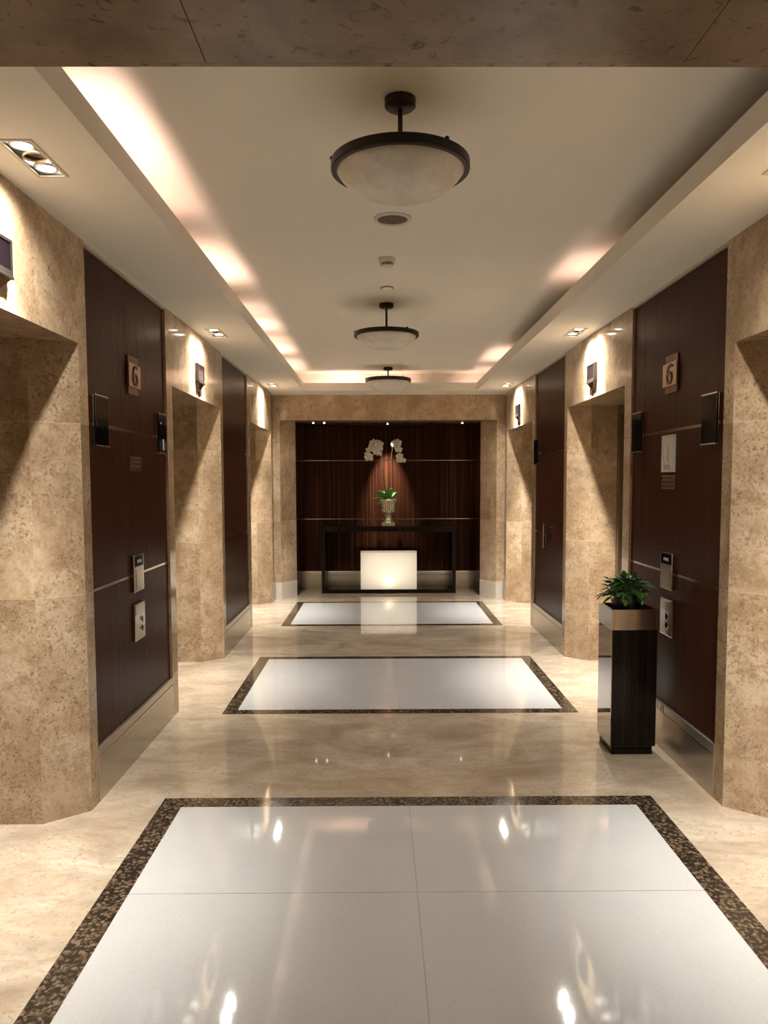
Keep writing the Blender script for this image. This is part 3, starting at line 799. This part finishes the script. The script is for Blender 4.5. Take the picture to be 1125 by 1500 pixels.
def leaf_faces(b, base, d, up, L, W, fold=0.25, droop=0.3, heart=True, mi=0):
    d = Vector(d).normalized(); side = d.cross(Vector(up))
    if side.length < 1e-3: side = Vector((1, 0, 0))
    side.normalize(); nrm = side.cross(d)
    N = 8; rows = []
    for i in range(N+1):
        u = i/N
        w = W*((math.sin(PI*min(1, u*0.93+0.07))**0.75)*(1-0.45*u) if heart else math.sin(PI*(0.06+0.92*u))**0.6*(0.75+0.25*u))
        if i == N: w = 0.0008
        p = Vector(base)+d*(L*u)-Vector((0, 0, 1))*(droop*L*u*u)
        rows.append([b.bm.verts.new(p-side*w+nrm*(w*fold)), b.bm.verts.new(p-side*w*0.5+nrm*(w*fold*0.35)), b.bm.verts.new(p), b.bm.verts.new(p+side*w*0.5+nrm*(w*fold*0.35)), b.bm.verts.new(p+side*w+nrm*(w*fold))])
    for A, B_ in zip(rows, rows[1:]):
        for k in range(4): b.bm.faces.new((A[k], A[k+1], B_[k+1], B_[k]))

def solidify(o, t):
    md = o.modifiers.new('thick', 'SOLIDIFY'); md.thickness = t; md.offset = 0
    return o

PCX, PCY = (PX0+PX1)/2-0.005, (PY0+PY1)/2
r = empty('potted_pothos', (PCX, PCY, 0.775), 'dark green leafy pothos in a black pot set into the tall planter', 'plant')
MB().lathe([(0, 0.776), (0.075, 0.776), (0.090, 0.875), (0.094, 0.876), (0.094, 0.884), (0.085, 0.884), (0.083, 0.862), (0, 0.862)], (PCX, PCY, 0), 40).build('pot', M['pot'], r, smooth=True, world=True)
MB().lathe([(0, 0.866), (0.05, 0.868), (0.0835, 0.862), (0.0835, 0.860), (0, 0.860)], (PCX, PCY, 0), 24).build('soil', M['soil'], r, world=True)
random.seed(11)
fol, stm = MB(), MB()
for k in range(150):
    a = random.uniform(0, 2*PI); el = random.uniform(0.0, 1.0)**0.8
    rr = 0.115*math.cos(el*1.35)*random.uniform(0.55, 1.0)+0.01
    h = 0.888+0.105*math.sin(el*1.5)*random.uniform(0.75, 1.0)
    p0 = Vector((PCX+0.03*math.cos(a), PCY+0.03*math.sin(a), 0.865))
    p2 = Vector((PCX+rr*math.cos(a), PCY+rr*math.sin(a), h))
    pm = (p0+p2)/2+Vector((0, 0, 0.02))
    stm.tube([p0, pm, p2], [0.0022, 0.002, 0.0015], 5)
    dirv = Vector((math.cos(a), math.sin(a), random.uniform(-0.45, 0.25)+0.9*el))
    dirv += Vector((random.uniform(-.5, .5), random.uniform(-.5, .5), 0))
    L = random.uniform(0.045, 0.08)*(1-0.3*el)
    leaf_faces(fol, p2, dirv, (random.uniform(-.4, .4), random.uniform(-.4, .4), 1), L, L*0.38, random.uniform(0.1, 0.4), random.uniform(0.1, 0.6))
for (bx, by, bz, dx, dy, dz, L) in ((-0.10, -0.03, 0.915, -1, -0.1, -0.05, 0.10), (-0.09, -0.05, 0.895, -1, -0.3, -0.35, 0.085), (0.09, -0.04, 0.94, 1, -0.2, 0.05, 0.08), (0.02, -0.09, 0.93, 0.1, -1, -0.3, 0.085), (-0.04, -0.09, 0.905, -0.3, -1, -0.5, 0.08), (-0.11, 0.0, 0.985, -0.8, -0.1, 0.5, 0.05), (-0.02, 0.0, 1.0, -0.1, -0.1, 1, 0.05), (0.03, -0.02, 1.0, 0.1, -0.2, 1, 0.05)):
    leaf_faces(fol, (PCX+bx, PCY+by, bz), (dx, dy, dz), (0, 0.2, 1), L, L*0.33, 0.2, 0.25)
    stm.tube([(PCX, PCY, 0.865), (PCX+bx*0.6, PCY+by*0.6, bz), (PCX+bx, PCY+by, bz)], 0.002, 5)
solidify(fol.build('foliage', M['pothos'], r, smooth=True, world=True), 0.0008)
stm.build('stems', M['pothos_stem'], r, world=True)

# ------------------------------------------------------------------ console table, light box, urn and orchid in the alcove
TX0, TX1, TY0, TY1, TZ = -0.792, 1.060, 10.585, 10.945, 0.925
r = empty('console_table', ((TX0+TX1)/2, (TY0+TY1)/2, 0), 'long dark wenge open-frame console table in the alcove', 'table')
MB().box(TX0, TX1, TY0, TY1, TZ-0.070, TZ).build('tabletop', M['wenge'], r, 0.002, world=True)
MB().box(TX0, TX1, TY0, TY1, 0.0, 0.052).build('bottom_shelf', M['wenge'], r, 0.002, world=True)
MB().box(TX0, TX0+0.05, TY0, TY1, 0.052, TZ-0.070).build('side_panel', M['wenge'], r, 0.002, world=True)
MB().box(TX1-0.05, TX1, TY0, TY1, 0.052, TZ-0.070).build('side_panel', M['wenge'], r, 0.002, world=True)

LX0, LX1, LY0, LY1, LZ0, LZ1 = -0.254, 0.522, 10.62, 10.80, 0.0525, 0.565
r = empty('light_box', ((LX0+LX1)/2, (LY0+LY1)/2, LZ0), 'glowing white rectangular light box on the lower shelf of the console table', 'lamp')
b = MB()
b.quad([(LX0, LY0, LZ0), (LX1, LY0, LZ0), (LX1, LY0, LZ1), (LX0, LY0, LZ1)]); b.quad([(LX0, LY1, LZ0), (LX1, LY1, LZ0), (LX1, LY1, LZ1), (LX0, LY1, LZ1)])
b.quad([(LX0, LY0, LZ0), (LX0, LY1, LZ0), (LX0, LY1, LZ1), (LX0, LY0, LZ1)]); b.quad([(LX1, LY0, LZ0), (LX1, LY1, LZ0), (LX1, LY1, LZ1), (LX1, LY0, LZ1)])
b.quad([(LX0, LY0, LZ1), (LX1, LY0, LZ1), (LX1, LY1, LZ1), (LX0, LY1, LZ1)])
bmesh.ops.remove_doubles(b.bm, verts=b.bm.verts, dist=1e-5)
b.build('shade', M['shade'], r, world=True)
f = MB()
for (x0, x1, y0, y1) in ((LX0-0.003, LX0+0.006, LY0-0.003, LY1+0.003), (LX1-0.006, LX1+0.003, LY0-0.003, LY1+0.003), (LX0+0.006, LX1-0.006, LY0-0.003, LY0+0.006), (LX0+0.006, LX1-0.006, LY1-0.006, LY1+0.003)):
    f.box(x0, x1, y0, y1, LZ1, LZ1+0.008)
f.build('rim', M['white'], r, world=True)
bulb = MB().lathe([(0, 0.10), (0.018, 0.105), (0.028, 0.13), (0.026, 0.155), (0.014, 0.185), (0, 0.19)], (0.139, 10.70, 0.0), 24)
bulb.build('bulb', flat('frosted_bulb', (0.9, 0.9, 0.85), 0.4, emit=(1, 0.85, 0.6), estr=8), r, smooth=True, world=True)
MB().lathe([(0, 0.053), (0.03, 0.053), (0.02, 0.10), (0, 0.101)], (0.139, 10.70, 0.0), 20).build('lamp_holder', M['white'], r, world=True)
d = bpy.data.lights.new('light_box_bulb', 'POINT'); d.energy = 0.28; d.color = (1, 0.82, 0.56); d.shadow_soft_size = 0.02
o = bpy.data.objects.new('light_box_bulb', d); C.objects.link(o); o.location = (0.139, 10.66, 0.17)
area('light_box_panel', (0.134, LY1-0.008, (LZ0+LZ1)/2), (0.134, 0.0, (LZ0+LZ1)/2), 0.74, 0.48, 2.3, (1, 0.91, 0.77), (1, 0, 0))

UX, UY, UZ = 0.133, 10.76, TZ
r = empty('urn', (UX, UY, UZ), 'antique gold fluted urn standing on the console table', 'urn')
b = MB().box(UX-0.088, UX+0.088, UY-0.088, UY+0.088, UZ, UZ+0.045)
b.build('plinth', M['gold'], r, 0.004, world=True)
MB().lathe([(0, 0.045), (0.078, 0.045), (0.074, 0.06), (0.058, 0.075), (0.045, 0.11), (0.042, 0.135), (0.050, 0.142), (0.050, 0.152), (0.038, 0.158), (0, 0.158)], (UX, UY, UZ), 48).build('foot', M['gold'], r, smooth=True, world=True)
fl_ = lambda a, R_, z: R_*(1+(0.13*abs(math.cos(a*8))**0.7-0.08 if 0.2 < z < 0.345 else 0))
MB().lathe([(0, 0.158), (0.04, 0.160), (0.07, 0.175), (0.088, 0.195), (0.092, 0.212), (0.087, 0.225), (0.09, 0.26), (0.096, 0.30), (0.104, 0.335), (0.106, 0.348), (0.098, 0.348), (0.08, 0.30), (0, 0.30)], (UX, UY, UZ), 128, fl_).build('bowl', M['gold'], r, smooth=True, world=True, auto=1.0)
MB().torus((UX, UY, UZ+0.354), 0.112, 0.010, 64, 10).build('rim', M['gold'], r, smooth=True, world=True)

OZ = UZ+0.335
r = empty('orchid', (UX, UY, OZ), 'white moth orchid with two arching flower stems growing in the gold urn', 'plant')
MB().lathe([(0, 0.005), (0.06, 0.004), (0.088, 0.0), (0.085, -0.015), (0, -0.015)], (UX, UY, OZ), 32).build('soil', M['soil'], r, world=True)
MB().lathe([(0, 0.0), (0.03, 0.006), (0.04, 0.025), (0.03, 0.048), (0, 0.056)], (UX+0.005, UY-0.06, OZ), 24).build('pebble', M['pebble'], r, smooth=True, world=True)
LV = [((-1, -0.25, 0.25), 0.27, 0.052, 0.25), ((-0.8, -0.35, 0.9), 0.23, 0.05, 0.2), ((-0.05, -0.55, 1.0), 0.2, 0.05, 0.15), ((0.85, -0.2, 0.65), 0.25, 0.05, 0.2),
      ((1, -0.35, 0.15), 0.19, 0.042, 0.35), ((-0.75, -0.6, 0.05), 0.18, 0.042, 0.5), ((0.25, -0.2, 1.0), 0.19, 0.04, 0.1), ((0.65, -0.7, 0.2), 0.16, 0.04, 0.45), ((-0.4, 0.5, 0.8), 0.2, 0.045, 0.2), ((0.5, 0.5, 0.7), 0.2, 0.045, 0.2)]
for d_, L, W, dr in LV:
    b = MB(); leaf_faces(b, (UX+0.02*d_[0], UY+0.02*d_[1], OZ+0.03), d_, (0, 0, 1) if abs(d_[2]) < 0.9 else (0, 1, 0.3), L, W, 0.25, dr, heart=False)
    solidify(b.build('leaf', M['leaf'], r, smooth=True, world=True), 0.002)
def bez(ps, n=16):
    out = []
    for i in range(n+1):
        t = i/n; q = [Vector(p) for p in ps]
        while len(q) > 1: q = [q[k].lerp(q[k+1], t) for k in range(len(q)-1)]
        out.append(q[0])
    return out
random.seed(3)
SP = [[(UX-0.01, UY, OZ+0.02), (0.045, UY, 1.62), (0.035, UY, 1.95), (0.035, UY-0.02, 2.19), (-0.11, UY-0.03, 2.14), (-0.15, UY-0.04, 1.86)],
      [(UX-0.005, UY-0.01, OZ+0.02), (0.05, UY, 1.6), (0.06, UY, 1.95), (0.05, UY-0.05, 2.15), (-0.0, UY-0.08, 2.10), (-0.02, UY-0.09, 1.93)],
      [(UX+0.01, UY, OZ+0.02), (0.175, UY, 1.62), (0.175, UY, 1.95), (0.165, UY-0.02, 2.22), (0.27, UY-0.03, 2.16), (0.31, UY-0.05, 1.84)]]
def bloom(c, face, size):
    b = MB(); f = Vector(face).normalized()
    u = f.orthogonal().normalized(); u = (Vector((0, 0, 1))-f*f.z).normalized(); w = f.cross(u)
    for k, (ang, L, W) in enumerate(((90, 1, .42), (215, 1, .42), (325, 1, .42), (10, 1.08, .68), (170, 1.08, .68))):
        a = math.radians(ang); dv = w*math.cos(a)+u*math.sin(a)+f*0.18
        leaf_faces(b, Vector(c)+dv*size*0.04, dv, f, size*L, size*W*0.75, 0.15, 0.06, heart=False)
    o = solidify(b.build('bloom', M['petal'], r, smooth=True, world=True), 0.0012)
    l = MB(); p = Vector(c)+f*size*0.12
    l.lathe([(0, -0.16*size), (0.10*size, -0.08*size), (0.13*size, 0.02*size), (0, 0.12*size)], p, 10)
    lo = l.build('lip', M['lip'], None, smooth=True); lo.data.transform(Matrix.Translation(-Vector(r.location))); lo.parent = o
for si, ps in enumerate(SP):
    pts = bez(ps, 22)
    MB().tube(pts, [0.004-0.0001*i for i in range(len(pts))], 8).build('flower_stem', M['stem'], r, smooth=True, world=True)
    idx = {0: range(14, 23), 1: range(16, 23), 2: range(16, 23)}[si]
    for j, i in enumerate(idx):
        for q in range(2):
            off = Vector((random.uniform(-0.028, 0.028), random.uniform(-0.05, -0.01), random.uniform(-0.025, 0.02)))
            bloom(pts[i]+off, (random.uniform(-0.5, 0.5), -1, random.uniform(-0.2, 0.35)), random.uniform(0.042, 0.054))

# small downlights in the alcove ceiling
def make_small(two=False):
    q = empty('alcove_downlight', (0, 0, 0))
    rg = MB().torus((0, 0, 0), 0.026, 0.005, 32, 8).build('ring', M['reflector'], q, smooth=True)
    MB().lathe([(0, -0.014), (0.012, -0.012), (0.020, -0.006), (0.022, 0.0), (0, 0.0)], (0, 0, 0), 24).build('lamp', M['lampdim'], q, smooth=True)
    return q
sd = make_small(); first = True
for x, y, lab in ((-0.881, 10.5, 'leftmost tiny round downlight in the alcove ceiling'), (-0.734, 10.5, 'second tiny round downlight from the left in the alcove ceiling'), (0.124, 10.70, 'round downlight in the alcove ceiling right above the orchid'), (1.139, 10.55, 'rightmost tiny round downlight in the alcove ceiling')):
    o = sd if first else copy_tree(sd); first = False
    o.location = (x, y, 2.3345); tag(o, lab, 'downlight', 'small downlights in the alcove ceiling')
    if x in (-0.881, -0.734): o.scale = (0.6, 0.6, 0.6)
spot('orchid_spot', (0.124, 10.70, 2.312), (0.13, 11.0, 1.33), 480, 44, 1.0, (1, 0.88, 0.72), 0.02)
spot('alcove_spot', (-0.8, 10.5, 2.315), (-0.8, 10.75, 0.9), 4, 70, 0.9, (1, 0.84, 0.64), 0.02)
spot('alcove_spot', (1.139, 10.55, 2.315), (1.139, 10.75, 0.9), 4, 70, 0.9, (1, 0.84, 0.64), 0.02)

# ------------------------------------------------------------------ world, camera, colour
w = bpy.data.worlds.new('night_interior'); bpy.context.scene.world = w; w.use_nodes = True
w.node_tree.nodes['Background'].inputs[0].default_value = (1, 0.85, 0.68, 1)
w.node_tree.nodes['Background'].inputs[1].default_value = 0.0

p, yw, rl = 0.0690, 0.0066, 0.0030
def cam_to_world(x3, y2, z3):
    x = x3*math.cos(rl)+z3*math.sin(rl); z2 = -x3*math.sin(rl)+z3*math.cos(rl)
    y = y2*math.cos(p)+z2*math.sin(p); z = -y2*math.sin(p)+z2*math.cos(p)
    return Vector((x*math.cos(yw)+y*math.sin(yw), -x*math.sin(yw)+y*math.cos(yw), z))
cd = bpy.data.cameras.new('camera'); cam = bpy.data.objects.new('camera', cd); C.objects.link(cam)
rx, up, fw = cam_to_world(1, 0, 0), cam_to_world(0, 0, 1), cam_to_world(0, 1, 0)
m4 = Matrix((rx, up, -fw)).transposed().to_4x4(); m4.translation = Vector((0, 0, 1.55))
cam.matrix_world = m4
cd.sensor_fit = 'VERTICAL'; cd.sensor_height = 36.0; cd.lens = 36.0*1130/1500
cd.shift_y = (782.58-750)/1500; cd.clip_start = 0.02; cd.clip_end = 100
sc = bpy.context.scene
sc.camera = cam
sc.view_settings.view_transform = 'Standard'; sc.view_settings.look = 'None'
sc.view_settings.exposure = 0.16; sc.view_settings.gamma = 1.0; sc.view_settings.use_curve_mapping = False
sc.cycles.max_bounces = 10; sc.cycles.diffuse_bounces = 6; sc.cycles.glossy_bounces = 5
sc.cycles.sample_clamp_indirect = 6.0
sc.cycles.use_denoising = True
